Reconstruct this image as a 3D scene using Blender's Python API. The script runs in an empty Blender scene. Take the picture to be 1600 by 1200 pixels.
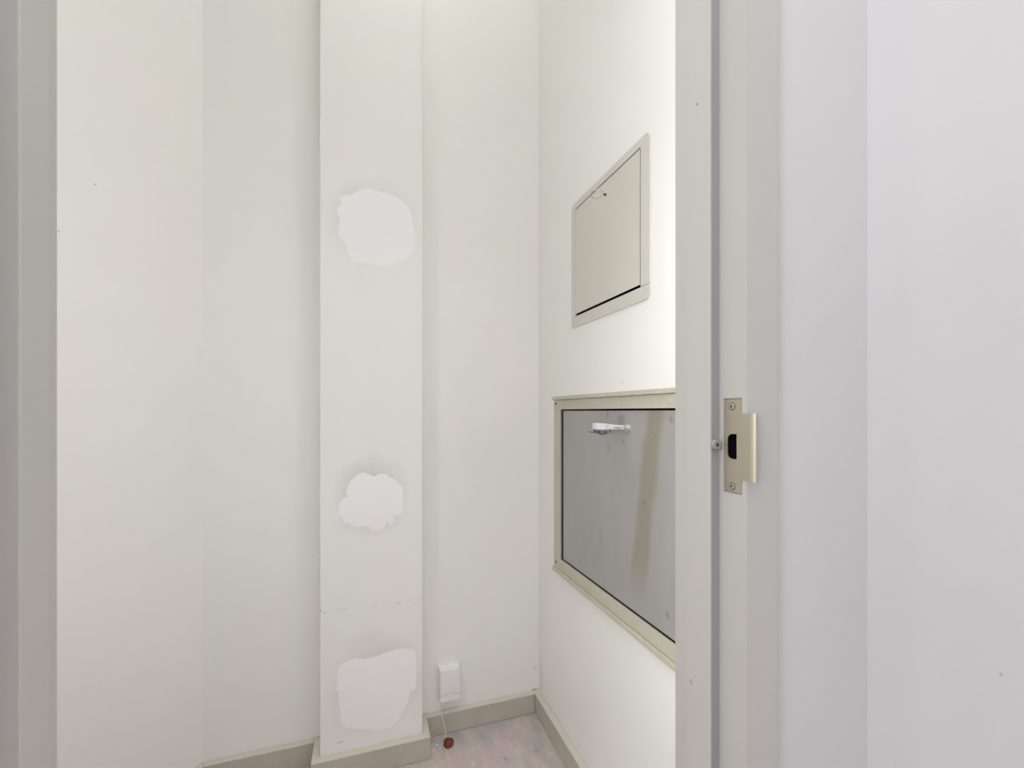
import bpy, bmesh, math, random
from mathutils import Vector

scene = bpy.context.scene
col = scene.collection
R = math.radians

# ------------------------------------------------------------------ camera
CAM_H = 1.10
YAW = R(18.6)
F_PX = 690.0
cam_data = bpy.data.cameras.new('camera')
cam_data.sensor_width = 36.0
cam_data.lens = F_PX / 1600.0 * 36.0
cam_data.shift_y = 43.0 / 1600.0
cam_data.clip_start = 0.01
cam = bpy.data.objects.new('camera', cam_data)
cam.location = (0, 0, CAM_H)
cam.rotation_euler = (R(90), 0, -YAW)
col.objects.link(cam)
scene.camera = cam

# ------------------------------------------------------------------ world and exposure
world = bpy.data.worlds.new('world')
world.use_nodes = True
world.node_tree.nodes['Background'].inputs[0].default_value = (0.8, 0.82, 0.85, 1)
world.node_tree.nodes['Background'].inputs[1].default_value = 0.2
scene.world = world
vs = scene.view_settings
vs.view_transform = 'Standard'
vs.look = 'None'
vs.gamma = 1.0
vs.use_curve_mapping = False
vs.exposure = 0.0
scene.cycles.max_bounces = 16
scene.cycles.diffuse_bounces = 12

# lamp strengths (the fixtures themselves are built with the other objects)
CLOSET_LAMP_XY = (0.12, 0.80)
CLOSET_LAMP = 11.5
FILL_TUBES = (5.9, 7.6)  # added fill tubes, right and left of the doorway
CLOSET_LAMP_COLOR = (1.0, 0.985, 0.95)
HALL_FILL_LAMPS = [(-0.35, -0.10, 0.70, 0.35, 15.0), (0.25, -0.95, 0.30, 1.20, 6.0)]      # added unseen fill lamps: x, y, width, length, strength
HALL_FILL_COLOR = (0.97, 0.98, 1.0)

# daylight through an unseen hall window, added to brighten hall and closet
FILL_DAYLIGHT = 47.0
fill_day = bpy.data.lights.new('fill_daylight', 'AREA')
fill_day.shape = 'RECTANGLE'; fill_day.size = 1.4; fill_day.size_y = 1.5
fill_day.energy = FILL_DAYLIGHT
fill_day.color = (0.96, 0.975, 1.0)
fill_day_o = bpy.data.objects.new('fill_daylight', fill_day)
fill_day_o.location = (-1.89, -0.95, 1.5)
fill_day_o.rotation_euler = (0, R(-90), 0)
col.objects.link(fill_day_o)


def ray(px, py):
    """direction through a photograph point, in place coordinates"""
    t = (px - 800.0) / F_PX
    u = (643.0 - py) / F_PX
    return Vector((math.sin(YAW) + math.cos(YAW) * t, math.cos(YAW) - math.sin(YAW) * t, u))


def on_y(px, py, y):
    d = ray(px, py)
    return d * (y / d.y) + Vector((0, 0, CAM_H))


def on_x(px, py, x):
    d = ray(px, py)
    return d * (x / d.x) + Vector((0, 0, CAM_H))


def on_floor(px, py, z=0.0):
    d = ray(px, py)
    return d * ((z - CAM_H) / d.z) + Vector((0, 0, CAM_H))


# ------------------------------------------------------------------ materials
def srgb(r, g, b):
    f = lambda c: (c / 255.0 / 12.92) if c / 255.0 <= 0.04045 else ((c / 255.0 + 0.055) / 1.055) ** 2.4
    return (f(r), f(g), f(b), 1.0)


class Mat:
    def __init__(self, name, color, rough=0.6, metal=0.0, spec=0.5):
        m = bpy.data.materials.new(name)
        m.use_nodes = True
        self.m = m
        self.nt = m.node_tree
        self.b = self.nt.nodes['Principled BSDF']
        self.b.inputs['Roughness'].default_value = rough
        self.b.inputs['Metallic'].default_value = metal
        self.b.inputs['Specular IOR Level'].default_value = spec
        rgb = self.node('ShaderNodeRGB')
        rgb.outputs[0].default_value = color
        self.col = rgb.outputs[0]
        self.geo = self.node('ShaderNodeNewGeometry')
        self.pos = self.geo.outputs['Position']
        self.height = None

    def node(self, t):
        return self.nt.nodes.new(t)

    def link(self, a, b):
        self.nt.links.new(a, b)

    def scaled(self, s):
        v = self.node('ShaderNodeVectorMath'); v.operation = 'MULTIPLY'
        self.link(self.pos, v.inputs[0]); v.inputs[1].default_value = s
        return v.outputs[0]

    def noise(self, scale, detail=3.0, stretch=(1, 1, 1), rough=0.5):
        n = self.node('ShaderNodeTexNoise')
        n.inputs['Scale'].default_value = scale
        n.inputs['Detail'].default_value = detail
        n.inputs['Roughness'].default_value = rough
        self.link(self.scaled(stretch), n.inputs['Vector'])
        return n.outputs['Fac']

    def remap(self, v, a, b, c=0.0, d=1.0):
        r = self.node('ShaderNodeMapRange')
        r.inputs['From Min'].default_value = a
        r.inputs['From Max'].default_value = b
        r.inputs['To Min'].default_value = c
        r.inputs['To Max'].default_value = d
        self.link(v, r.inputs['Value'])
        return r.outputs['Result']

    def math(self, op, a, b):
        n = self.node('ShaderNodeMath'); n.operation = op
        for i, x in enumerate((a, b)):
            if isinstance(x, (int, float)):
                n.inputs[i].default_value = x
            else:
                self.link(x, n.inputs[i])
        return n.outputs[0]

    def mix(self, fac, color):
        n = self.node('ShaderNodeMix'); n.data_type = 'RGBA'
        self.link(fac, n.inputs['Factor'])
        self.link(self.col, n.inputs['A'])
        if isinstance(color, tuple):
            n.inputs['B'].default_value = color
        else:
            self.link(color, n.inputs['B'])
        self.col = n.outputs['Result']
        return self

    def mottle(self, scale, color, amount, detail=3.0, stretch=(1, 1, 1), lo=0.4, hi=0.7):
        return self.mix(self.remap(self.noise(scale, detail, stretch), lo, hi, 0, amount), color)

    def spot(self, p, rad, color, amount=1.0, soft=0.5, ragged=0.0):
        """a mark with a place of its own; rad = (rx, ry, rz)"""
        s = self.node('ShaderNodeVectorMath'); s.operation = 'SUBTRACT'
        self.link(self.pos, s.inputs[0]); s.inputs[1].default_value = p
        v = self.node('ShaderNodeVectorMath'); v.operation = 'MULTIPLY'
        self.link(s.outputs[0], v.inputs[0]); v.inputs[1].default_value = [1.0 / r for r in rad]
        l = self.node('ShaderNodeVectorMath'); l.operation = 'LENGTH'
        self.link(v.outputs[0], l.inputs[0])
        d = l.outputs['Value']
        if ragged:
            n = self.noise(1.6 / min(rad[1], rad[2]), 3.0)
            d = self.math('ADD', d, self.math('MULTIPLY', self.math('SUBTRACT', n, 0.5), ragged))
        return self.mix(self.remap(d, 1.0, 1.0 - soft, 0.0, amount), color)

    def bump(self, scale, strength, dist=0.002, detail=4.0, stretch=(1, 1, 1)):
        n = self.noise(scale, detail, stretch)
        bn = self.node('ShaderNodeBump')
        bn.inputs['Strength'].default_value = strength
        bn.inputs['Distance'].default_value = dist
        self.link(n, bn.inputs['Height'])
        self.link(bn.outputs[0], self.b.inputs['Normal'])
        return self

    def done(self):
        self.link(self.col, self.b.inputs['Base Color'])
        return self.m


def simple(name, color, rough=0.6, metal=0.0, bump=None, mott=None):
    m = Mat(name, color, rough, metal)
    if mott:
        m.mottle(*mott)
    if bump:
        m.bump(*bump)
    return m.done()


DIRT = srgb(92, 88, 78)
CREAM = srgb(236, 237, 233)


def wall_paint(name, color=CREAM):
    m = Mat(name, color, 0.45)
    m.mottle(2.2, srgb(235, 235, 234), 0.7)
    m.mottle(7.0, srgb(238, 236, 233), 0.5, stretch=(1, 1, 0.5))
    return m


# closet back wall
mw = wall_paint('paint_back_wall')
mw.spot(tuple(on_y(835, 1078, 1.522)), (0.014, 0.02, 0.006), DIRT, 0.8, 0.7, 0.8)
mw.spot(tuple(on_y(836, 1044, 1.522)), (0.004, 0.02, 0.004), DIRT, 0.6, 0.7)
mw.spot(tuple(on_y(815, 1083, 1.522)), (0.030, 0.03, 0.0022), DIRT, 0.5, 0.6, 0.5)
mw.bump(60, 0.10, 0.001)
M_BACK = mw.done()
# diagonal wall
mw = wall_paint('paint_diagonal_wall', srgb(238, 238, 234))
M_DIAG_SPOTS = mw
# right wall
mw = wall_paint('paint_right_wall')
mw.spot(tuple(on_x(846, 1060, 0.616)), (0.02, 0.012, 0.09), srgb(205, 205, 178), 0.6, 0.8, 0.6)
mw.spot(tuple(on_x(972, 597, 0.616)), (0.02, 0.005, 0.003), srgb(190, 188, 182), 0.8, 0.6)
mw.bump(60, 0.14, 0.001)
M_RIGHT = mw.done()
# pier
mw = wall_paint('paint_pier')
for (px, py, rx, rz, a) in ((583, 345, 0.135, 0.150, 0.30), (581, 775, 0.120, 0.130, 0.55), (590, 1065, 0.15, 0.17, 0.40)):
    mw.spot(tuple(on_y(px, py, 1.431)), (rx, 0.3, rz), srgb(196, 195, 188), a, 0.55, 0.5)
for (px, py, rx, rz, a) in ((499, 955, 0.006, 0.008, 0.9), (507, 957, 0.005, 0.003, 0.7), (660, 936, 0.005, 0.005, 0.8),
                            (535, 952, 0.022, 0.0025, 0.35), (622, 942, 0.012, 0.006, 0.35), (587, 948, 0.010, 0.003, 0.25),
                            (641, 938, 0.016, 0.0025, 0.35), (531, 1160, 0.016, 0.003, 0.7)):
    mw.spot(tuple(on_y(px, py, 1.431)), (rx, 0.02, rz), srgb(150, 146, 136), a * 0.7, 0.8, 1.2)
for (px, py) in ((518, 775), (645, 937), (654, 1057)):
    mw.spot(tuple(on_y(px, py, 1.431)), (0.003, 0.02, 0.009), srgb(236, 234, 230), 0.9, 0.6, 0.6)
mw.bump(60, 0.12, 0.001)
M_PIER = mw.done()

M_PATCH = simple('filler_plaster', srgb(243, 243, 245), 0.9, 0, (90, 0.08, 0.001), (9.0, srgb(243, 242, 243), 0.6))
# hall side, cooler paint with a rolled texture
mw = Mat('paint_hall_wall', srgb(205, 204, 205), 0.55)
mw.mottle(3.0, srgb(201, 200, 201), 0.6)
mw.spot(tuple(on_x(1564, 1054, 0.70)), (0.02, 0.002, 0.003), DIRT, 0.4, 0.6)
mw.bump(260, 0.12, 0.001)
M_HALL = mw.done()
M_CEIL = simple('ceiling_paint', srgb(232, 231, 226), 0.8, 0, (200, 0.2, 0.001))
mw = Mat('frame_paint', srgb(188, 186, 182), 0.36)
mw.mottle(6.0, srgb(183, 181, 176), 0.6, stretch=(1, 1, 0.3))
mw.spot(tuple(on_x(1089, 163, 0.444)), (0.01, 0.0016, 0.0025), srgb(70, 68, 62), 0.9, 0.5)
mw.spot(tuple(on_x(1080, 1066, 0.444)), (0.01, 0.004, 0.006), srgb(130, 132, 110), 0.6, 0.7)
mw.bump(220, 0.06, 0.001)
M_FRAME = mw.done()
mw = Mat('baseboard_paint', srgb(188, 184, 173), 0.4)
mw.mottle(12, srgb(176, 171, 156), 0.6, stretch=(1, 1, 0.4))
mw.mottle(40, srgb(192, 188, 176), 0.4, lo=0.6, hi=0.8)
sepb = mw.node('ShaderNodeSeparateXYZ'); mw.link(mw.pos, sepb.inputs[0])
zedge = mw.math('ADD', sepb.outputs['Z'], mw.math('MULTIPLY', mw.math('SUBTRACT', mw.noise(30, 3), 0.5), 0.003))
mw.mix(mw.remap(zedge, 0.0685, 0.0700, 0, 0.85), srgb(208, 206, 194))     # top edge painted lighter, in place of light falling on the ledge
mw.bump(45, 0.18, 0.002)
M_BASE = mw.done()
mw = Mat('panel_enamel', srgb(206, 204, 194), 0.38)
mw.mottle(5, srgb(201, 200, 191), 0.5)
mw.bump(150, 0.05, 0.001)
M_ENAMEL = mw.done()
mw = Mat('hatch_frame_enamel', srgb(190, 187, 170), 0.38)
mw.mottle(14, srgb(182, 180, 164), 0.6)
mw.mottle(60, srgb(204, 202, 190), 0.5, lo=0.6, hi=0.75)
mw.bump(120, 0.06, 0.001)
M_HATCH = mw.done()
# bare steel hatch with an olive streak, finger marks and a painted lever shadow
mw = Mat('dull_steel', srgb(170, 168, 166), 0.42, 0.35)
mw.mottle(4, srgb(160, 158, 155), 0.7)
mw.mottle(22, srgb(178, 176, 172), 0.4, stretch=(1, 1, 0.25))
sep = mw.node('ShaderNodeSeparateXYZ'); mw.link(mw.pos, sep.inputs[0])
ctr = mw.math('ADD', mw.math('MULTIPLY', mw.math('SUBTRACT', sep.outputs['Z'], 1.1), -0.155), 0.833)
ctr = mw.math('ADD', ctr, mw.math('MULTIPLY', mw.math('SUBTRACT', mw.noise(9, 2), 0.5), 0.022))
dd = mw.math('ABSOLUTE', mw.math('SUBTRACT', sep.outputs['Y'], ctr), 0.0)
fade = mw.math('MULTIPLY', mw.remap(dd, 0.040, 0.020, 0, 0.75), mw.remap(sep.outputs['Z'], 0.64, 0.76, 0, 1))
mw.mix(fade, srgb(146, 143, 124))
for (px, py, ry, rz, a) in ((1008, 785, 0.010, 0.010, 0.55), (1044, 961, 0.007, 0.012, 0.55), (909, 877, 0.006, 0.010, 0.5),
                            (950, 648, 0.010, 0.012, 0.4), (972, 655, 0.022, 0.020, 0.4), (975, 690, 0.010, 0.010, 0.4),
                            (1050, 655, 0.012, 0.012, 0.4), (1062, 775, 0.020, 0.004, 0.35), (1026, 681, 0.006, 0.006, 0.3),
                            (980, 712, 0.004, 0.004, 0.4), (952, 700, 0.02, 0.02, 0.2), (940, 840, 0.01, 0.03, 0.2)):  # the faint wide spot below the lever paints its shadow
    mw.spot(tuple(on_x(px, py, 0.618)), (0.02, ry, rz), srgb(112, 110, 106), a, 0.8, 0.8)
mw.bump(40, 0.06, 0.001)
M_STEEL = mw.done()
M_VOID = simple('unpainted_box_steel', srgb(52, 50, 44), 0.7, 0.2, None, (9, srgb(40, 38, 34), 0.6))
M_NICKEL = simple('satin_nickel', srgb(196, 189, 171), 0.42, 0.9, (300, 0.03, 0.0005), (20, srgb(190, 183, 165), 0.5, 2.0, (1, 0.2, 1)))
M_SCREW = simple('screw_steel', srgb(205, 198, 182), 0.28, 0.9, None, (120, srgb(150, 143, 128), 0.6))
M_SLOT = simple('screw_recess', srgb(70, 66, 58), 0.6, 0.5, None, (200, srgb(50, 46, 40), 0.6))
M_POCKET = simple('pocket_plastic', srgb(24, 24, 34), 0.6, 0, None, (60, srgb(18, 18, 26), 0.6))
M_RUBBER = simple('grey_rubber', srgb(150, 148, 148), 0.6, 0, (300, 0.1, 0.0005), (90, srgb(132, 130, 130), 0.5))
M_STRIP = simple('strip_grey', srgb(150, 149, 151), 0.6, 0, (300, 0.1, 0.0005), (9, srgb(142, 141, 143), 0.6, 3.0, (1, 1, 0.3)))
M_WHITE = simple('white_plastic', srgb(236, 234, 238), 0.35, 0, (200, 0.02, 0.0005), (15, srgb(230, 228, 232), 0.5))
M_CORD = simple('cream_cord', srgb(226, 220, 204), 0.5, 0, None, (60, srgb(206, 198, 180), 0.6))
M_RUST = simple('rust_brown', srgb(120, 58, 38), 0.75, 0, (260, 0.5, 0.002), (90, srgb(80, 36, 26), 0.9))
M_TAPE = simple('white_tape', srgb(224, 224, 226), 0.5, 0, (120, 0.3, 0.002), (40, srgb(170, 170, 176), 0.6))
M_DARKTAPE = simple('dark_cloth', srgb(70, 68, 80), 0.8, 0, (150, 0.4, 0.002), (60, srgb(150, 148, 166), 0.8))
M_INK = simple('black_ink', srgb(38, 38, 42), 0.6, 0, None, (100, srgb(60, 60, 64), 0.5))
M_ALU = simple('bright_wire', srgb(214, 212, 204), 0.25, 0.9, None, (80, srgb(190, 186, 176), 0.5))
# floor: paint spattered, pinkish grey
mw = Mat('spattered_floor', srgb(196, 184, 178), 0.6)
mw.mottle(13, srgb(200, 172, 158), 0.8, 4, (1, 0.45, 1), 0.48, 0.68)
mw.mottle(17, srgb(166, 168, 172), 0.85, 5, (1, 0.5, 1), 0.46, 0.66)
mw.mottle(9, srgb(188, 168, 182), 0.6, 3, (1, 0.6, 1), 0.52, 0.72)
mw.mottle(60, srgb(216, 212, 208), 0.55, 5, (1, 0.3, 1), 0.56, 0.78)
mw.mottle(48, srgb(140, 128, 118), 0.7, 4, (1, 0.6, 1), 0.62, 0.78)
mw.mottle(26, srgb(206, 194, 160), 0.5, 3, (1, 0.5, 1), 0.6, 0.8)
mw.bump(80, 0.25, 0.002)
M_FLOOR = mw.done()


def glow(name, color, strength):
    m = Mat(name, (0.9, 0.9, 0.9, 1), 0.5)
    m.mottle(3, (0.85, 0.85, 0.85, 1), 0.3)
    m.b.inputs['Emission Color'].default_value = (*color, 1)
    m.b.inputs['Emission Strength'].default_value = strength
    return m.done()


# ------------------------------------------------------------------ mesh helpers
def origin_of(parent):
    v = Vector((0, 0, 0))
    while parent is not None:
        v += parent.location
        parent = parent.parent
    return v


def build(name, verts, faces, mat, parent=None, origin=None, smooth=False, bevel=0.0, segs=2):
    """verts in place coordinates; origin = where the object's own origin stands"""
    base = origin_of(parent)
    o0 = Vector(origin) if origin is not None else base
    me = bpy.data.meshes.new(name)
    me.from_pydata([tuple(Vector(v) - o0) for v in verts], [], faces)
    bm = bmesh.new(); bm.from_mesh(me)
    bmesh.ops.recalc_face_normals(bm, faces=bm.faces)
    bm.to_mesh(me); bm.free()
    me.materials.append(mat)
    if smooth:
        for p in me.polygons:
            p.use_smooth = True
    o = bpy.data.objects.new(name, me)
    col.objects.link(o)
    if parent is not None:
        o.parent = parent
    o.location = o0 - base
    if bevel:
        md = o.modifiers.new('bevel', 'BEVEL')
        md.width = bevel; md.segments = segs; md.limit_method = 'ANGLE'; md.angle_limit = R(30)
        md.harden_normals = False
    return o


def empty(name, loc):
    o = bpy.data.objects.new(name, None)
    o.empty_display_size = 0.05
    o.location = loc
    col.objects.link(o)
    return o


def tag(o, label=None, cat=None, kind=None, group=None):
    if label: o['label'] = label
    if cat: o['category'] = cat
    if kind: o['kind'] = kind
    if group: o['group'] = group
    return o


class MB:
    def __init__(self):
        self.v = []; self.f = []

    def add(self, verts, faces):
        n = len(self.v)
        self.v += [tuple(v) for v in verts]
        self.f += [tuple(i + n for i in f) for f in faces]
        return self

    def box(self, x0, x1, y0, y1, z0, z1):
        return self.add([(x0, y0, z0), (x1, y0, z0), (x1, y1, z0), (x0, y1, z0), (x0, y0, z1), (x1, y0, z1), (x1, y1, z1), (x0, y1, z1)],
                        [(0, 3, 2, 1), (4, 5, 6, 7), (0, 1, 5, 4), (1, 2, 6, 5), (2, 3, 7, 6), (3, 0, 4, 7)])

    def prism(self, pts, axis, a, b):
        """pts: 2D outline; extruded along axis from a to b. axis z: (x,y); x: (y,z); y: (x,z)"""
        n = len(pts)
        def P(p, h):
            return {'z': (p[0], p[1], h), 'x': (h, p[0], p[1]), 'y': (p[0], h, p[1])}[axis]
        v = [P(p, a) for p in pts] + [P(p, b) for p in pts]
        f = [tuple(range(n))[::-1], tuple(range(n, 2 * n))]
        for i in range(n):
            j = (i + 1) % n
            f.append((i, j, n + j, n + i))
        return self.add(v, f)

    def tube(self, path, r, segs=10, caps=True):
        path = [Vector(p) for p in path]
        rs = r if isinstance(r, (list, tuple)) else [r] * len(path)
        rings = []
        for i, p in enumerate(path):
            d = (path[min(i + 1, len(path) - 1)] - path[max(i - 1, 0)]).normalized()
            up = Vector((0, 0, 1)) if abs(d.z) < 0.9 else Vector((1, 0, 0))
            a = d.cross(up).normalized(); b = d.cross(a).normalized()
            rings.append([p + (a * math.cos(2 * math.pi * k / segs) + b * math.sin(2 * math.pi * k / segs)) * rs[i] for k in range(segs)])
        v = [q for ring in rings for q in ring]
        f = []
        for i in range(len(path) - 1):
            for k in range(segs):
                k2 = (k + 1) % segs
                f.append((i * segs + k, i * segs + k2, (i + 1) * segs + k2, (i + 1) * segs + k))
        if caps:
            f.append(tuple(range(segs)))
            f.append(tuple((len(path) - 1) * segs + k for k in range(segs)))
        return self.add(v, f)

    def build(self, name, mat, parent=None, **kw):
        return build(name, self.v, self.f, mat, parent, **kw)


def structure(o, label):
    return tag(o, label, None, 'structure')


# ------------------------------------------------------------------ key distances
Y_BACK = 1.522
X_RIGHT = 0.616
PIER_Y, PIER_X0, PIER_X1 = 1.431, -0.123, 0.179
CORNER = (-0.449, Y_BACK)
DIAG = Vector((-0.66, -0.751)).normalized()
BB_H, BB_T = 0.0715, 0.023
Z_TOP = 3.4
Z_HALL = 2.9
Y_DOOR0, Y_DOOR1 = 0.447, 0.557        # wall that holds the doorway
X_HALL = 0.70
Y_FACE = 0.435
diag_end = (CORNER[0] + DIAG.x * 0.9, CORNER[1] + DIAG.y * 0.9)

# ------------------------------------------------------------------ the setting
m = MB().box(-1.25, 0.72, Y_DOOR0, 1.65, -0.08, 0.0)
structure(m.build('floor', M_FLOOR), 'pinkish grey paint-spattered closet floor')
m = MB().box(-1.8, 0.80, -2.3, Y_DOOR0, -0.08, 0.0)
structure(m.build('floor_hall', M_FLOOR), 'grey floor of the hall outside the closet')
m = MB().box(-1.25, 0.72, Y_DOOR1, 1.65, Z_TOP, Z_TOP + 0.06)
structure(m.build('ceiling', M_CEIL), 'white closet ceiling')
m = MB().box(-1.8, 0.80, -2.3, Y_DOOR0, Z_HALL, Z_HALL + 0.06)
structure(m.build('ceiling_hall', M_CEIL), 'white hall ceiling')

m = MB().box(CORNER[0] - 0.1, X_RIGHT, Y_BACK, Y_BACK + 0.1, 0, Z_TOP)
structure(m.build('wall_back', M_BACK), 'cream painted closet back wall on both sides of the pier')

for (px, py, r) in ((149, 288, 0.0028), (92, 362, 0.0025)):
    # place on the diagonal wall
    d = ray(px, py)
    nx, ny = DIAG.y, -DIAG.x
    k = (CORNER[0] * nx + CORNER[1] * ny) / (d.x * nx + d.y * ny)
    M_DIAG_SPOTS.spot(tuple(d * k + Vector((0, 0, CAM_H))), (r, r, r), srgb(150, 147, 138), 0.7, 0.6)
M_DIAG_SPOTS.bump(60, 0.10, 0.001)
M_DIAG = M_DIAG_SPOTS.done()
out = Vector((DIAG.y, -DIAG.x)) * 0.1      # away from the closet
if out.y < 0: out = -out
c0, c1 = Vector(CORNER), Vector(diag_end)
m = MB().prism([tuple(c0), tuple(c0 + Vector((0, 0.1))), tuple(c1 + out), tuple(c1)], 'z', 0, Z_TOP)
structure(m.build('wall_left', M_DIAG), 'pale cream angled closet wall left of the back corner')
m = MB().box(diag_end[0] - 0.1, diag_end[0], Y_DOOR1, diag_end[1], 0, Z_TOP)
structure(m.build('wall_side', M_DIAG), 'cream closet side wall near the doorway')

# right wall with the two openings for the access hatches
UP = dict(y0=0.880, y1=1.212, z0=CAM_H + 0.290, z1=CAM_H + 0.6165)
LO = dict(y0=0.690, y1=1.320, z0=CAM_H - 0.484, z1=CAM_H + 0.007)
m = MB()
X1 = X_RIGHT + 0.1
m.box(X_RIGHT, X1, Y_DOOR1, 0.690, 0, Z_TOP)
m.box(X_RIGHT, X1, 1.320, Y_BACK + 0.1, 0, Z_TOP)
m.box(X_RIGHT, X1, 0.690, 1.320, 0, LO['z0'])
m.box(X_RIGHT, X1, 0.690, 1.320, LO['z1'], UP['z0'])
m.box(X_RIGHT, X1, 0.690, UP['y0'], UP['z0'], UP['z1'])
m.box(X_RIGHT, X1, UP['y1'], 1.320, UP['z0'], UP['z1'])
m.box(X_RIGHT, X1, 0.690, 1.320, UP['z1'], Z_TOP)
structure(m.build('wall_right', M_RIGHT), 'cream painted closet wall that holds the two access hatches')

# pier
m = MB().box(PIER_X0, PIER_X1, PIER_Y, Y_BACK, 0, Z_TOP)
pier = structure(m.build('wall_pier', M_PIER, bevel=0.0025), 'shallow boxed pier on the back wall with three white filler patches')

# wall with the doorway, hall walls
m = MB()
m.box(0.5115, X_HALL, Y_DOOR0, Y_DOOR1, 0, Z_TOP)
m.box(-1.8, -0.344, Y_DOOR0, Y_DOOR1, 0, Z_TOP)
m.box(-0.344, 0.5115, Y_DOOR0, Y_DOOR1, 2.15, Z_TOP)
structure(m.build('wall_front', M_HALL), 'cool grey hall wall around the doorway')
m = MB().box(X_HALL, X_HALL + 0.1, -2.3, Y_DOOR1, 0, Z_TOP)
structure(m.build('wall_hall_right', M_HALL), 'pale grey hall wall at the far right, meeting the doorway wall')
m = MB()
m.box(-1.9, -1.8, -2.3, -1.70, 0, Z_TOP)
m.box(-1.9, -1.8, -0.20, Y_DOOR1, 0, Z_TOP)
m.box(-1.9, -1.8, -1.70, -0.20, 0, 0.8)
m.box(-1.9, -1.8, -1.70, -0.20, 2.2, Z_TOP)
structure(m.build('wall_hall_left', M_HALL), 'hall wall opposite the far right one')
wm = MB()
for (y0_, y1_, z0_, z1_) in ((-1.70, -1.64, 0.8, 2.2), (-0.26, -0.20, 0.8, 2.2), (-0.98, -0.92, 0.86, 2.14), (-1.64, -0.26, 0.8, 0.86), (-1.64, -0.26, 2.14, 2.2)):
    wm.box(-1.87, -1.83, y0_, y1_, z0_, z1_)
structure(wm.build('fill_window_1', M_FRAME), 'added unseen hall window that lets the daylight in')  # unseen window, put in so side light reaches the door frame and closet
m = MB().box(-1.8, X_HALL, -2.4, -2.3, 0, Z_TOP)
structure(m.build('wall_hall_rear', M_HALL), 'hall wall behind the viewer')

# baseboards
t = BB_T
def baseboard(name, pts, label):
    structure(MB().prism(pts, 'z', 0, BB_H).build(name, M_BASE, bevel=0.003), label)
# inner offset corner of back wall and diagonal wall
n_in = -Vector((DIAG.y, -DIAG.x))
if n_in.y > 0: n_in = -n_in
p_d = c0 + n_in * t
k = (Y_BACK - t - p_d.y) / DIAG.y
pc = p_d + DIAG * k
baseboard('baseboard_back', [(CORNER[0], Y_BACK), (PIER_X0 - t, Y_BACK), (PIER_X0 - t, Y_BACK - t), (pc.x, pc.y)],
          'beige baseboard on the back wall left of the pier')
baseboard('baseboard_left', [tuple(c0), (pc.x, pc.y), tuple(c1 + n_in * t), tuple(c1)], 'beige baseboard along the angled left wall')
baseboard('baseboard_pier', [(PIER_X0 - t, Y_BACK), (PIER_X0 - t, PIER_Y - t - 0.002), (PIER_X1 + t, PIER_Y - t - 0.002), (PIER_X1 + t, Y_BACK),
                             (PIER_X1, Y_BACK), (PIER_X1, PIER_Y), (PIER_X0, PIER_Y), (PIER_X0, Y_BACK)],
          'beige baseboard wrapped around the foot of the pier')
baseboard('baseboard_alcove', [(PIER_X1 + t, Y_BACK), (X_RIGHT - t, Y_BACK), (X_RIGHT - t, Y_BACK - t), (PIER_X1 + t, Y_BACK - t)],
          'beige baseboard on the back wall between pier and right corner')
baseboard('baseboard_right', [(X_RIGHT, Y_BACK), (X_RIGHT, Y_DOOR1), (X_RIGHT - t, Y_DOOR1), (X_RIGHT - t, Y_BACK)],
          'beige baseboard under the steel hatch on the right wall')

# ------------------------------------------------------------------ filler patches on the pier
def patch(pts, label, seed):
    rnd = random.Random(seed)
    pts = [on_y(px, py, PIER_Y) for px, py in pts]
    # refine the outline with a ragged edge
    ring = []
    n = len(pts)
    for i in range(n):
        p0, p1, p2, p3 = pts[i - 1], pts[i], pts[(i + 1) % n], pts[(i + 2) % n]
        for s in (0, 0.25, 0.5, 0.75):
            q = 0.5 * ((2 * p1) + (p2 - p0) * s + (2 * p0 - 5 * p1 + 4 * p2 - p3) * s * s + (3 * p1 - p0 - 3 * p2 + p3) * s ** 3)
            ring.append(q + Vector((rnd.uniform(-1, 1), 0, rnd.uniform(-1, 1))) * 0.0009)
    c = sum(ring, Vector()) / len(ring)
    N = len(ring)
    v = []
    for (s, dy) in ((1.03, 0.0003), (1.0, -0.0001), (0.93, -0.0006), (0.6, -0.0009)):
        for q in ring:
            p = c + (q - c) * s
            v.append((p.x, PIER_Y + dy, p.z))
    v.append((c.x, PIER_Y - 0.0011, c.z))
    f = []
    for r in range(3):
        for i in range(N):
            j = (i + 1) % N
            f.append((r * N + i, r * N + j, (r + 1) * N + j, (r + 1) * N + i))
    for i in range(N):
        f.append((3 * N + i, 3 * N + (i + 1) % N, 4 * N))
    o = build('filler_patch', v, f, M_PATCH, pier, origin=tuple(c), smooth=True)
    tag(o, label)


def zz(pts, x0, y0, s):
    return [(x0 + a / s, y0 + b / s) for a, b in pts]


patch(zz([(260, 290), (330, 270), (400, 245), (470, 215), (530, 210), (580, 230), (660, 250), (740, 275), (810, 310), (850, 350), (890, 395),
          (915, 440), (920, 500), (930, 560), (945, 620), (948, 700), (930, 780), (900, 830), (850, 870), (780, 905), (700, 930), (640, 935),
          (560, 915), (480, 905), (420, 895), (375, 905), (350, 860), (325, 810), (310, 740), (280, 690), (245, 665), (238, 560), (250, 500),
          (225, 430), (225, 380), (258, 370)], 490, 260, 6.0), 'round white filler patch highest on the pier', 1)
patch(zz([(330, 340), (370, 290), (420, 250), (470, 232), (520, 250), (560, 270), (610, 250), (680, 250), (710, 275), (760, 295), (800, 335),
          (832, 385), (834, 480), (830, 600), (800, 628), (745, 640), (750, 680), (710, 712), (680, 705), (660, 745), (615, 775), (545, 765),
          (510, 735), (440, 735), (395, 740), (340, 712), (290, 695), (280, 660), (235, 625), (240, 570), (255, 500), (290, 470), (320, 455),
          (310, 420)], 490, 700, 6.0), 'smallest white filler patch, midway up the pier', 2)
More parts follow.
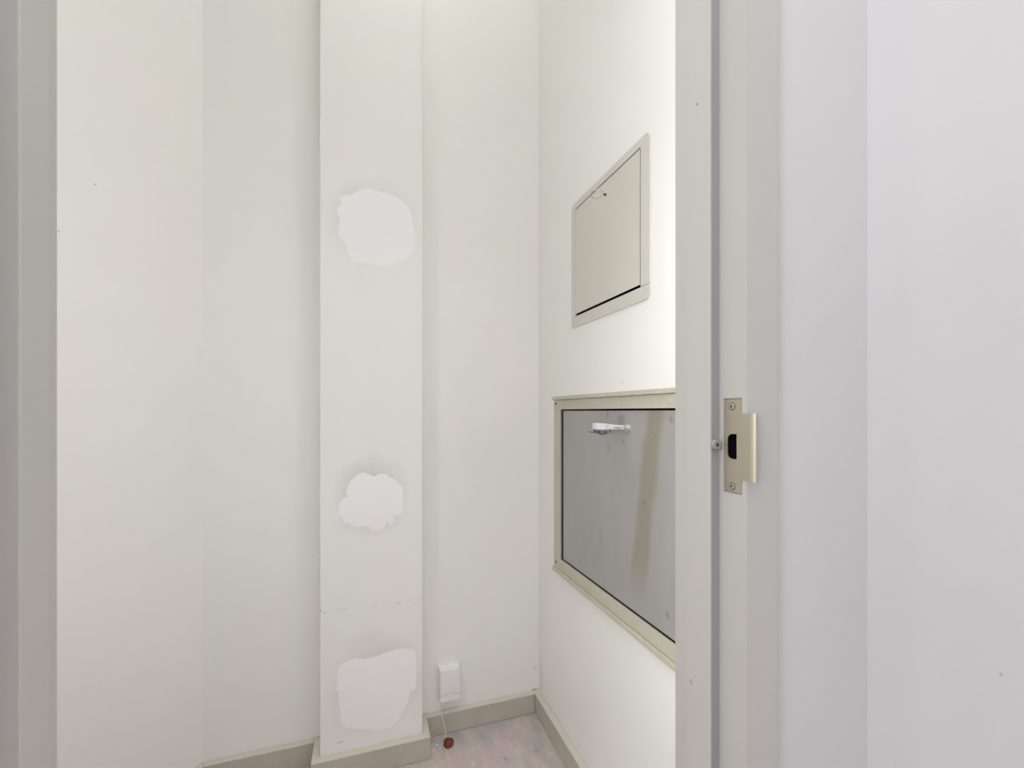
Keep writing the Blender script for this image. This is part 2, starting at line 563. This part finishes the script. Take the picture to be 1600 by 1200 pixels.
patch(zz([(185, 250), (230, 210), (280, 190), (340, 190), (400, 180), (460, 155), (530, 135), (590, 132), (640, 150), (648, 230), (645, 310),
          (640, 370), (610, 390), (600, 440), (575, 490), (545, 540), (520, 580), (480, 600), (400, 610), (320, 605), (250, 600), (205, 570),
          (195, 500), (190, 430), (185, 385), (165, 365), (180, 350)], 480, 980, 3.81), 'large white filler patch just above the baseboard', 3)

# ------------------------------------------------------------------ door frame (hollow metal, no leaf in sight)
door = empty('door_1', (0.08, Y_FACE, 0))
structure(door, 'grey painted metal door frame at the closet entrance')
Z_HEAD = 2.10
CAV = (CAM_H - 0.072, CAM_H - 0.020)
prof_r = [(0.46, Y_FACE), (0.5115, Y_FACE), (0.5115, 0.57), (0.46, 0.57), (0.46, 0.527), (0.444, 0.527), (0.444, 0.479), (0.46, 0.479)]
prof_n = [(0.46, Y_FACE), (0.5115, Y_FACE), (0.5115, 0.57), (0.46, 0.57), (0.46, 0.527), (0.444, 0.527), (0.444, 0.479), (0.46, 0.479),
          (0.46, 0.470), (0.49, 0.470), (0.49, 0.446), (0.46, 0.446)]
m = MB()
def prism_open(m, pts, z0, z1, cap0, cap1):
    n = len(pts)
    v = [(p[0], p[1], z0) for p in pts] + [(p[0], p[1], z1) for p in pts]
    f = [(i, (i + 1) % n, n + (i + 1) % n, n + i) for i in range(n)]
    if cap0: f.append(tuple(range(n))[::-1])
    if cap1: f.append(tuple(range(n, 2 * n)))
    m.add(v, f)
prism_open(m, prof_r, 0, CAV[0], True, False)
prism_open(m, prof_n, CAV[0], CAV[1], False, False)
prism_open(m, prof_r, CAV[1], Z_HEAD + 0.05, False, True)
for z in CAV:   # cavity floor and roof behind the strike plate
    m.add([(0.46, 0.470, z), (0.49, 0.470, z), (0.49, 0.446, z), (0.46, 0.446, z)], [(0, 1, 2, 3)])
jr = m.build('jamb', M_FRAME, door)
prof_l = [(-0.293, Y_FACE), (-0.293, 0.490), (-0.277, 0.490), (-0.277, 0.527), (-0.293, 0.527), (-0.293, 0.57), (-0.344, 0.57), (-0.344, Y_FACE)]
jl = MB().prism(prof_l, 'z', 0, Z_HEAD + 0.05).build('jamb', M_FRAME, door, bevel=0.0015)
hp = [(Y_FACE, Z_HEAD), (Y_FACE, Z_HEAD + 0.05), (0.57, Z_HEAD + 0.05), (0.57, Z_HEAD), (0.527, Z_HEAD), (0.527, Z_HEAD - 0.016), (0.485, Z_HEAD - 0.016), (0.485, Z_HEAD)]
MB().prism(hp, 'x', -0.293, 0.46).build('head', M_FRAME, door)

# strike plate with its D-shaped hole and curled lip
zc = CAM_H
XP = 0.4588
def arc(cy, cz, r, a0, a1, n=6):
    return [(cy + r * math.cos(R(a0 + (a1 - a0) * i / n)), cz + r * math.sin(R(a0 + (a1 - a0) * i / n))) for i in range(n + 1)]
outer = [(0.4715, zc - 0.1058), (0.4715, zc + 0.0163), (0.4425, zc + 0.0163), (0.4425, zc - 0.0024), (0.4305, zc - 0.0024), (0.4305, zc - 0.0885),
         (0.4425, zc - 0.0885), (0.4425, zc - 0.1058)]
hole = [(0.450, zc - 0.0294)] + arc(0.4575, zc - 0.0370, 0.0075, 90, 0) + arc(0.4575, zc - 0.0546, 0.0075, 0, -90) + [(0.450, zc - 0.0622)]
bm = bmesh.new()
def loop_edges(pts):
    vs_ = [bm.verts.new((XP, y, z)) for y, z in pts]
    return [bm.edges.new((vs_[i], vs_[(i + 1) % len(vs_)])) for i in range(len(vs_))]
ee = loop_edges(outer) + loop_edges(hole)
bmesh.ops.triangle_fill(bm, use_beauty=True, use_dissolve=False, edges=ee)
geom = bmesh.ops.extrude_face_region(bm, geom=list(bm.faces))
bmesh.ops.translate(bm, vec=(0.0012, 0, 0), verts=[g for g in geom['geom'] if isinstance(g, bmesh.types.BMVert)])
bm.verts.index_update()
pv = [tuple(v.co) for v in bm.verts]; pf = [tuple(v.index for v in f.verts) for f in bm.faces]
bm.free()
strike = build('strike_plate', pv, pf, M_NICKEL, door, origin=(0.4594, 0.457, zc - 0.045))
tag(strike, 'satin nickel strike plate with curled lip and dark latch hole')
# curled lip
lip = []
lp = [(0.4588, 0.4305), (0.4590, 0.4275), (0.4600, 0.4248), (0.4617, 0.4230), (0.4640, 0.4222)]
lq = [(x + 0.0012 * (1 if i < 2 else 0.8), y + (0.0 if i < 2 else 0.0010)) for i, (x, y) in enumerate(lp)]
MB().prism(lp + lq[::-1], 'z', zc - 0.0885, zc - 0.0024).build('lip', M_NICKEL, strike, origin=(0.46, 0.426, zc - 0.045))
for zz_ in (0.0067, -0.098):
    sy, sz = 0.4575, zc + zz_
    s = MB()
    n = 20
    rings = [(0.0046, 0.0000), (0.0046, -0.0006), (0.0036, -0.0010), (0.0016, -0.0011)]
    v = []
    for r, dx in rings:
        for i in range(n):
            a = 2 * math.pi * i / n
            v.append((XP + dx, sy + r * math.cos(a), sz + r * math.sin(a)))
    f = []
    for q in range(len(rings) - 1):
        for i in range(n):
            j = (i + 1) % n
            f.append((q * n + i, q * n + j, (q + 1) * n + j, (q + 1) * n + i))
    f.append(tuple(3 * n + i for i in range(n)))
    sc = s.add(v, f).build('screw', M_SCREW, strike, origin=(XP, sy, sz))
    # cross recess sunk into the head, and the dark countersink gap round it
    sl = MB()
    sl.box(XP - 0.00125, XP - 0.0009, sy - 0.0020, sy + 0.0020, sz - 0.0005, sz + 0.0005)
    sl.box(XP - 0.00125, XP - 0.0009, sy - 0.0005, sy + 0.0005, sz - 0.0020, sz + 0.0020)
    sl.build('cross_recess', M_SLOT, strike, origin=(XP, sy, sz))
    gp = MB()
    gv = [(XP - dx_, sy + r_ * math.cos(2 * math.pi * i / 24), sz + r_ * math.sin(2 * math.pi * i / 24))
          for (r_, dx_) in ((0.0045, 0.00005), (0.0053, 0.00005), (0.0053, -0.0003)) for i in range(24)]
    gf = [(q * 24 + i, q * 24 + (i + 1) % 24, (q + 1) * 24 + (i + 1) % 24, (q + 1) * 24 + i) for q in range(2) for i in range(24)]
    gp.add(gv, gf).build('countersink_gap', M_SLOT, strike, origin=(XP, sy, sz))
# dark lined latch pocket behind the hole
lb = MB()
lb.add([(0.4602, 0.4698, CAV[0] + 0.0003), (0.4602, 0.4462, CAV[0] + 0.0003), (0.4602, 0.4462, CAV[1] - 0.0003), (0.4602, 0.4698, CAV[1] - 0.0003),
        (0.4895, 0.4698, CAV[0] + 0.0003), (0.4895, 0.4462, CAV[0] + 0.0003), (0.4895, 0.4462, CAV[1] - 0.0003), (0.4895, 0.4698, CAV[1] - 0.0003)],
       [(0, 1, 5, 4), (1, 2, 6, 5), (2, 3, 7, 6), (3, 0, 4, 7), (4, 5, 6, 7)])
tag(lb.build('latch_pocket', M_POCKET, door, origin=(0.475, 0.458, zc - 0.045)), 'black plastic latch pocket')
# mortise seam round the plate
ms = MB()
for (y0_, y1_, z0_, z1_) in ((0.4715, 0.4724, zc - 0.1067, zc + 0.0172), (0.4425, 0.4715, zc + 0.0163, zc + 0.0172), (0.4425, 0.4715, zc - 0.1067, zc - 0.1058)):
    ms.box(0.45985, 0.4606, y0_, y1_, z0_, z1_)
ms.build('mortise_seam', M_SLOT, door, origin=(0.46, 0.457, zc - 0.045))

# grey strip along the stop, the silencer sits on it
strip_obj = MB().box(0.4448, 0.4572, 0.4778, 0.479, 0.0, Z_HEAD - 0.016).build('stop_strip', M_STRIP, door, bevel=0.0004)
tag(strip_obj, 'grey strip along the door stop')
# rubber door silencer on the stop
sx, sz = 0.4500, zc - 0.0447
n = 20
rings = [(0.0068, 0.4778), (0.0068, 0.4738), (0.0060, 0.4728), (0.0024, 0.4728), (0.0020, 0.4748)]
v = []
for r, y in rings:
    for i in range(n):
        a = 2 * math.pi * i / n
        v.append((sx + r * math.cos(a), y, sz + r * math.sin(a)))
f = []
for q in range(len(rings) - 1):
    for i in range(n):
        j = (i + 1) % n
        f.append((q * n + i, q * n + j, (q + 1) * n + j, (q + 1) * n + i))
f.append(tuple((len(rings) - 1) * n + i for i in range(n)))
silencer = build('silencer', v, f, M_RUBBER, door, origin=(sx, 0.479, sz), smooth=False)
tag(silencer, 'small round grey rubber door bumper')
MB().tube([(sx, 0.4745, sz), (sx, 0.4732, sz), (sx, 0.4724, sz)], [0.0026, 0.0024, 0.0014], 12).build('centre_pin', M_SLOT, silencer, origin=(sx, 0.474, sz))

# ------------------------------------------------------------------ upper access hatch
XW = X_RIGHT
XF = XW - 0.0045
hatch = empty('access_hatch', (XW, 1.04, CAM_H + 0.2565))
tag(hatch, 'smaller enamelled access hatch with a wire ring pull, high on the right wall', 'hatch', None, 'access hatches on the right wall')
oy0, oy1, oz0, oz1 = 0.844, 1.2395, CAM_H + 0.2565, CAM_H + 0.6365
r = 0.018
u = [(oy0, UP['z0'] + 0.0004)]
u += arc(oy0 + r, oz1 - r, r, 180, 90)
u += arc(oy1 - r, oz1 - r, r, 90, 0)
u += [(oy1, UP['z0'] + 0.0004), (UP['y1'], UP['z0'] + 0.0004), (UP['y1'], UP['z1']), (UP['y0'], UP['z1']), (UP['y0'], UP['z0'] + 0.0004)]
MB().prism(u, 'x', XF, XW).build('frame', M_ENAMEL, hatch, bevel=0.0008)
b = [(oy0, UP['z0'] - 0.0004), (oy1, UP['z0'] - 0.0004)] + arc(oy1 - r * 0.3, oz0 + r * 0.3, r * 0.3, 0, -90) + arc(oy0 + r, oz0 + r, r, -90, -180)
MB().prism(b, 'x', XF, XW).build('frame_strip', M_ENAMEL, hatch, bevel=0.0008)
hd = MB().box(XF + 0.0008, XF + 0.0024, UP['y0'] + 0.0035, UP['y1'] - 0.0005, UP['z0'] + 0.0065, UP['z1'] - 0.0030).build(
    'hatch_door', M_ENAMEL, hatch, origin=(XF, 1.2, UP['z0']), bevel=0.0005)


def recess(parent, d, depth, lip):
    x0, x1 = XW - 0.0005 + lip, XW + depth
    y0, y1, z0, z1 = d['y0'], d['y1'], d['z0'], d['z1']
    v = [(x0, y0, z0), (x0, y1, z0), (x0, y1, z1), (x0, y0, z1), (x1, y0, z0), (x1, y1, z0), (x1, y1, z1), (x1, y0, z1)]
    f = [(0, 1, 5, 4), (1, 2, 6, 5), (2, 3, 7, 6), (3, 0, 4, 7), (4, 5, 6, 7)]
    build('recess_box', v, f, M_VOID, parent, origin=(x1, (y0 + y1) / 2, z0))


recess(hatch, {k_: v_ + (0.0002 if k_.endswith('0') else -0.0002) for k_, v_ in UP.items()}, 0.08, 0.0)
# ring pull
eye = on_x(946, 304, XF)
rg = MB()
cx, cy, cz = XF - 0.024, eye.y + 0.003, eye.z - 0.001
pts = []
for i in range(29):
    a = 2 * math.pi * i / 28
    lx, lz = 0.0165 * math.cos(a), 0.0165 * math.sin(a)
    pts.append((cx + lx, cy + lz * 0.90, cz - lz * 0.25 - lx * 0.05))
rg.tube(pts, 0.0011, 8)
rp = rg.build('ring_pull', M_ALU, hatch, origin=tuple(eye), smooth=True)
tag(rp, 'thin wire ring pull')
st = MB().tube([(XF + 0.001, eye.y, eye.z), (XF - 0.004, eye.y, eye.z), (XF - 0.0045, eye.y, eye.z)], [0.0030, 0.0030, 0.0018], 14)
st.build('stud', M_SLOT, hatch, origin=tuple(eye))
st = MB().tube([(XF - 0.004, eye.y, eye.z), (XF - 0.011, eye.y + 0.001, eye.z)], [0.0016, 0.0014], 10)
st.build('eyelet', M_ALU, hatch, origin=tuple(eye))

# ------------------------------------------------------------------ lower steel hatch
hatch2 = empty('access_hatch', (XW, 1.0, CAM_H - 0.53))
tag(hatch2, 'larger bare steel access hatch with taped handle, low on the right wall', 'hatch', None, 'access hatches on the right wall')
fy0, fy1, fz0, fz1 = 0.640, 1.369, CAM_H - 0.519, CAM_H + 0.0375      # band outer
iy0, iy1, iz0, iz1 = LO['y0'], LO['y1'], LO['z0'], LO['z1']             # opening
XB = XW - 0.006
for pts in ([(fy0, fz1), (fy1, fz1), (iy1, iz1), (iy0, iz1)], [(fy0, fz0), (iy0, iz0), (iy1, iz0), (fy1, fz0)],
            [(fy1, fz1), (fy1, fz0), (iy1, iz0), (iy1, iz1)], [(fy0, fz1), (iy0, iz1), (iy0, iz0), (fy0, fz0)]):
    MB().prism(pts, 'x', XB, XW).build('frame_strip', M_HATCH, hatch2, bevel=0.0006)
# proud flat bars along top and bottom
for (z0, z1) in ((fz1, CAM_H + 0.0505), (CAM_H - 0.533, fz0)):
    MB().box(XB - 0.0075, XW, fy0, fy1, z0 + 0.0009, z1 - 0.0009).build('trim_bar', M_HATCH, hatch2, bevel=0.0015)
# frame screws
for zz_ in (CAM_H + 0.026, CAM_H - 0.502):
    MB().tube([(XB + 0.001, 1.352, zz_), (XB - 0.001, 1.352, zz_), (XB - 0.0016, 1.352, zz_)], [0.0045, 0.0042, 0.0025], 14).build(
        'screw', M_SLOT, hatch2, origin=(XB, 1.352, zz_))
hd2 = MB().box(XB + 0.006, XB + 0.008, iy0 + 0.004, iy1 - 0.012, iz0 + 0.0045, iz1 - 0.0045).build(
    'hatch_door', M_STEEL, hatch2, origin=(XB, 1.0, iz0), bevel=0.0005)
tag(hd2, 'dull grey steel sheet with an olive streak')
recess(hatch2, {k_: v_ + (0.0002 if k_.endswith('0') else -0.0002) for k_, v_ in LO.items()}, 0.08, 0.0)
# handle: shaft, tape wrapped lever, dark cloth end with a wire
XD = XB + 0.006
pv_ = on_x(981, 668, XD)
hz = pv_.z
MB().tube([(XD, pv_.y, hz), (XD - 0.004, pv_.y, hz), (XD - 0.005, pv_.y, hz), (XD - 0.020, pv_.y, hz)], [0.012, 0.011, 0.0062, 0.0058], 16).build(
    'handle_shaft', M_ALU, hatch2, origin=tuple(pv_))
a0 = Vector((XD - 0.016, pv_.y - 0.006, hz + 0.001)); a1 = Vector((XD - 0.034, pv_.y + 0.060, hz + 0.000)); a2 = Vector((XD - 0.042, pv_.y + 0.094, hz + 0.001))
lv = MB()
def bar(m, path, half_h, half_t):
    v = []
    for i, p in enumerate(path):
        d = (path[min(i + 1, len(path) - 1)] - path[max(0, i - 1)]).normalized()
        sdir = d.cross(Vector((0, 0, 1))).normalized()
        h, t_ = half_h[i], half_t[i]
        for (sa, sb) in ((-1, -0.7), (-0.6, -1), (0.6, -1), (1, -0.7), (1, 0.7), (0.6, 1), (-0.6, 1), (-1, 0.7)):
            v.append(p + sdir * (t_ * sa) + Vector((0, 0, h * sb)))
    f = []
    for i in range(len(path) - 1):
        for k_ in range(8):
            k2 = (k_ + 1) % 8
            f.append((i * 8 + k_, i * 8 + k2, (i + 1) * 8 + k2, (i + 1) * 8 + k_))
    f.append(tuple(range(8))); f.append(tuple((len(path) - 1) * 8 + k_ for k_ in range(8)))
    return m.add(v, f)
bar(lv, [a0, a0.lerp(a1, 0.3), a0.lerp(a1, 0.55), a1, a2], [0.0055, 0.0050, 0.0062, 0.0090, 0.0085], [0.004, 0.004, 0.0045, 0.005, 0.0045])
lever = lv.build('handle_lever', M_TAPE, hatch2, origin=tuple(a0))
tag(lever, 'lever wrapped in white tape')
dk = MB()
bar(dk, [a2 + Vector((0.004, 0.002, -0.011)), a1 + Vector((0, 0.004, -0.0135)), a1.lerp(a0, 0.35) + Vector((0, 0, -0.009))],
    [0.0050, 0.0075, 0.003], [0.004, 0.005, 0.003])
dk.build('cloth_wrap', M_DARKTAPE, lever, origin=tuple(a1))
wt = a2 + Vector((0.0, -0.004, -0.0165))
MB().tube([a1 + Vector((0, 0.006, -0.018)), wt, wt + Vector((-0.006, 0.022, 0.001))], 0.0010, 6).build('wire_end', M_INK, lever, origin=tuple(wt))
# worn print on the tape
pr = MB()
ld = (a1 - a0).normalized(); sd = ld.cross(Vector((0, 0, 1))).normalized()
if sd.x > 0: sd = -sd
for (s0, w_, hh, dz) in ((0.06, 0.004, 0.0022, 0.0), (0.16, 0.003, 0.0030, -0.0005), (0.23, 0.005, 0.0024, 0.0004), (0.34, 0.003, 0.0026, 0.0)):
    p = a0.lerp(a1, s0) + sd * 0.0044 + Vector((0, 0, dz - 0.001))
    q = p + ld * w_
    up = Vector((0, 0, hh / 2))
    pr.add([p - up, q - up, q + up, p + up, p - up - sd * 0.0006, q - up - sd * 0.0006, q + up - sd * 0.0006, p + up - sd * 0.0006],
           [(0, 1, 2, 3), (4, 5, 6, 7), (0, 1, 5, 4), (1, 2, 6, 5), (2, 3, 7, 6), (3, 0, 4, 7)])
pr.build('worn_print', M_INK, lever, origin=tuple(a0))

# ------------------------------------------------------------------ small white wall box with its cord
bx0, bx1, bz0, bz1 = 0.2425, 0.3135, 0.122, 0.229
yf = 1.480
wb = empty('junction_box', ((bx0 + bx1) / 2, Y_BACK, bz0))
tag(wb, 'small white plastic junction box on the back wall just above the baseboard', 'junction box')
MB().box(bx0 - 0.001, bx1 + 0.001, Y_BACK - 0.006, Y_BACK, bz0 - 0.001, bz1 + 0.001).build('back_plate', M_WHITE, wb, bevel=0.0015)
# cover tapers a little towards the front
ci = 0.0035
zsplit = bz0 + 0.020
def cover(z0, z1, name, tp, arch=0.0, notch=0.0, proud=0.0):
    xm = (bx0 + bx1) / 2
    top = [(bx0, z1), (bx1, z1)]
    bot = [(bx1, z0), (bx0, z0)]
    hump = [(0.014, 0.0), (0.009, 0.0045), (0.004, 0.007), (-0.004, 0.007), (-0.009, 0.0045), (-0.014, 0.0)]
    if notch:    # bottom edge follows the hump of the lower cover
        bot = [(bx1, z0)] + [(xm + a, z0 + b) for a, b in hump] + [(bx0, z0)]
    if arch:
        top = [(bx0, z1)] + [(xm + a, z1 + b) for a, b in hump[::-1]] + [(bx1, z1)]
    out_ = top + bot
    n_ = len(out_)
    xs = lambda x: xm + (x - xm) * 0.93
    v_ = [(x, Y_BACK - 0.006, z) for x, z in out_] + [(xs(x), yf - proud, z - (tp if z == bz1 else 0)) for x, z in out_]
    f_ = [tuple(range(n_))[::-1], tuple(range(n_, 2 * n_))] + [(i, (i + 1) % n_, n_ + (i + 1) % n_, n_ + i) for i in range(n_)]
    return build(name, v_, f_, M_WHITE, wb, origin=(xm, Y_BACK, z0), bevel=0.0010)
cover(zsplit + 0.0020, bz1, 'cover', 0.002, notch=1)
cover(bz0, zsplit, 'lower_cover', 0.0, arch=1, proud=-0.0006)
# cord out of the bottom left corner, over the baseboard down to the floor
cs = Vector((bx0 + 0.006, Y_BACK - 0.030, bz0 + 0.001))
capc = on_floor(702, 1166)
path = []
ctrl = [cs + Vector((0, 0.0, 0.01)), cs, Vector((0.249, 1.4905, 0.090)), Vector((0.254, 1.476, 0.060)), Vector((0.260, 1.463, 0.030)), Vector((0.262, 1.456, 0.012))]
for i in range(len(ctrl) - 1):
    p0, p1, p2, p3 = ctrl[max(i - 1, 0)], ctrl[i], ctrl[i + 1], ctrl[min(i + 2, len(ctrl) - 1)]
    for s in (0, 0.25, 0.5, 0.75):
        path.append(0.5 * ((2 * p1) + (p2 - p0) * s + (2 * p0 - 5 * p1 + 4 * p2 - p3) * s * s + (3 * p1 - p0 - 3 * p2 + p3) * s ** 3))
path.append(ctrl[-1])
cord = MB().tube(path, 0.0014, 8).build('cord', M_CORD, wb, origin=tuple(cs), smooth=True)
tag(cord, 'thin cream cord hanging to the floor')

# rust-brown plug on the floor at the end of the cord
pc_ = Vector((0.2655, 1.444, 0.0))
rnd = random.Random(5)
v, f = [], []
n = 18
rr = [(0.011, 0.0), (0.0155, 0.003), (0.0172, 0.009), (0.0165, 0.015), (0.0135, 0.0195), (0.0105, 0.0205), (0.0085, 0.0185)]
for q, (r_, z_) in enumerate(rr):
    for i in range(n):
        a = 2 * math.pi * i / n
        k_ = 1 + 0.10 * math.sin(3 * a + q * 0.4) + rnd.uniform(-0.05, 0.05)
        v.append((pc_.x + r_ * k_ * math.cos(a), pc_.y + r_ * k_ * 0.85 * math.sin(a), z_))
for q in range(len(rr) - 1):
    for i in range(n):
        j = (i + 1) % n
        f.append((q * n + i, q * n + j, (q + 1) * n + j, (q + 1) * n + i))
f.append(tuple(range(n))); f.append(tuple((len(rr) - 1) * n + i for i in range(n)))
plug = build('plug', v, f, M_RUST, None, origin=tuple(pc_), smooth=True)
tag(plug, 'rust-brown lumpy plug lying on the floor below the white box', 'plug')

# plaster crumbs on the floor beside it
rnd = random.Random(11)
m = MB()
for i in range(150):
    cxx = PIER_X1 + t + 0.008 + abs(rnd.gauss(0, 0.03)); cyy = 1.452 + rnd.gauss(0, 0.016)
    if (cxx - pc_.x) ** 2 + (cyy - pc_.y) ** 2 < 0.021 ** 2 or cyy > 1.49:
        continue
    s_ = rnd.uniform(0.0008, 0.0026)
    v_ = [(cxx + rnd.uniform(-1, 1) * s_, cyy + rnd.uniform(-1, 1) * s_, 0.0001 + (0 if k_ < 3 else s_)) for k_ in range(4)]
    m.add(v_, [(0, 1, 2), (0, 1, 3), (1, 2, 3), (2, 0, 3)])
tag(m.build('plaster_crumbs', M_PATCH, None), 'white plaster crumbs on the floor beside the brown plug', 'crumbs', 'stuff')

# ------------------------------------------------------------------ ceiling lamp and added fill lamps (above the photograph)
def lamp(loc, radius, color, strength, label):
    e = empty('ceiling_or_fill_lamp', loc)
    tag(e, label, 'lamp')
    x, y, z = loc
    n_ = 32
    def lathe(prof, nm, mat):
        v_ = []
        for (r_, h_) in prof:
            for i in range(n_):
                a = 2 * math.pi * i / n_
                v_.append((x + r_ * math.cos(a), y + r_ * math.sin(a), z + h_))
        f_ = []
        for q in range(len(prof) - 1):
            for i in range(n_):
                j = (i + 1) % n_
                f_.append((q * n_ + i, q * n_ + j, (q + 1) * n_ + j, (q + 1) * n_ + i))
        f_.append(tuple(range(n_))); f_.append(tuple((len(prof) - 1) * n_ + i for i in range(n_)))
        build(nm, v_, f_, mat, e, smooth=True)
    lathe([(radius * 1.08, 0), (radius * 1.08, -0.02), (radius, -0.025)], 'housing', M_WHITE)
    lathe([(radius, -0.025), (radius * 0.97, -0.045), (radius * 0.82, -0.065), (radius * 0.5, -0.08), (radius * 0.15, -0.085)], 'diffuser',
          glow(label + ' glow', color, strength))


lamp((CLOSET_LAMP_XY[0], CLOSET_LAMP_XY[1], Z_TOP), 0.2, CLOSET_LAMP_COLOR, CLOSET_LAMP, 'round ceiling lamp inside the closet above the doorway')
# unseen fill tubes added inside the doorway wall, one each side of the opening
for (tx, ts, lab) in ((0.534, FILL_TUBES[0], 'upright fill tube added unseen inside the closet, between doorway and hatch wall'),
                  (-0.450, FILL_TUBES[1], 'upright fill tube added unseen inside the closet, left of the doorway')):
    tl = empty('fill_tube', (tx, Y_DOOR1, 0.40))
    tag(tl, lab, 'lamp', None, 'added fill tubes beside the doorway')
    MB().box(tx - 0.02, tx + 0.02, Y_DOOR1, Y_DOOR1 + 0.022, 0.40, 2.20).build('housing', M_WHITE, tl, bevel=0.003)
    for z_ in (0.42, 2.155):
        MB().box(tx - 0.014, tx + 0.014, Y_DOOR1 + 0.022, Y_DOOR1 + 0.056, z_, z_ + 0.025).build('fill_tube_holder', M_WHITE, tl, bevel=0.002)
    MB().tube([(tx, Y_DOOR1 + 0.042, 0.445), (tx, Y_DOOR1 + 0.042, 2.155)], 0.013, 16).build('tube', glow('fill_tube_glow', (1.0, 0.99, 0.97), ts), tl, smooth=True)
for (lx, ly, lw, ll, ls) in HALL_FILL_LAMPS:  # unseen lamps added to brighten hall and door frame
    hl = empty('ceiling_or_fill_lamp', (lx, ly, Z_HALL))
    tag(hl, 'wide rectangular hall fill lamp, added unseen close to the doorway' if lw > ll else 'long narrow hall fill lamp, added unseen behind the viewer', 'lamp', None, 'added hall fill lamps')
    MB().box(lx - lw / 2 - 0.02, lx + lw / 2 + 0.02, ly - ll / 2 - 0.02, ly + ll / 2 + 0.02, Z_HALL - 0.03, Z_HALL).build('housing', M_WHITE, hl, bevel=0.004)
    MB().box(lx - lw / 2, lx + lw / 2, ly - ll / 2, ly + ll / 2, Z_HALL - 0.055, Z_HALL - 0.03).build('diffuser', glow('hall_fill_glow', HALL_FILL_COLOR, ls), hl)
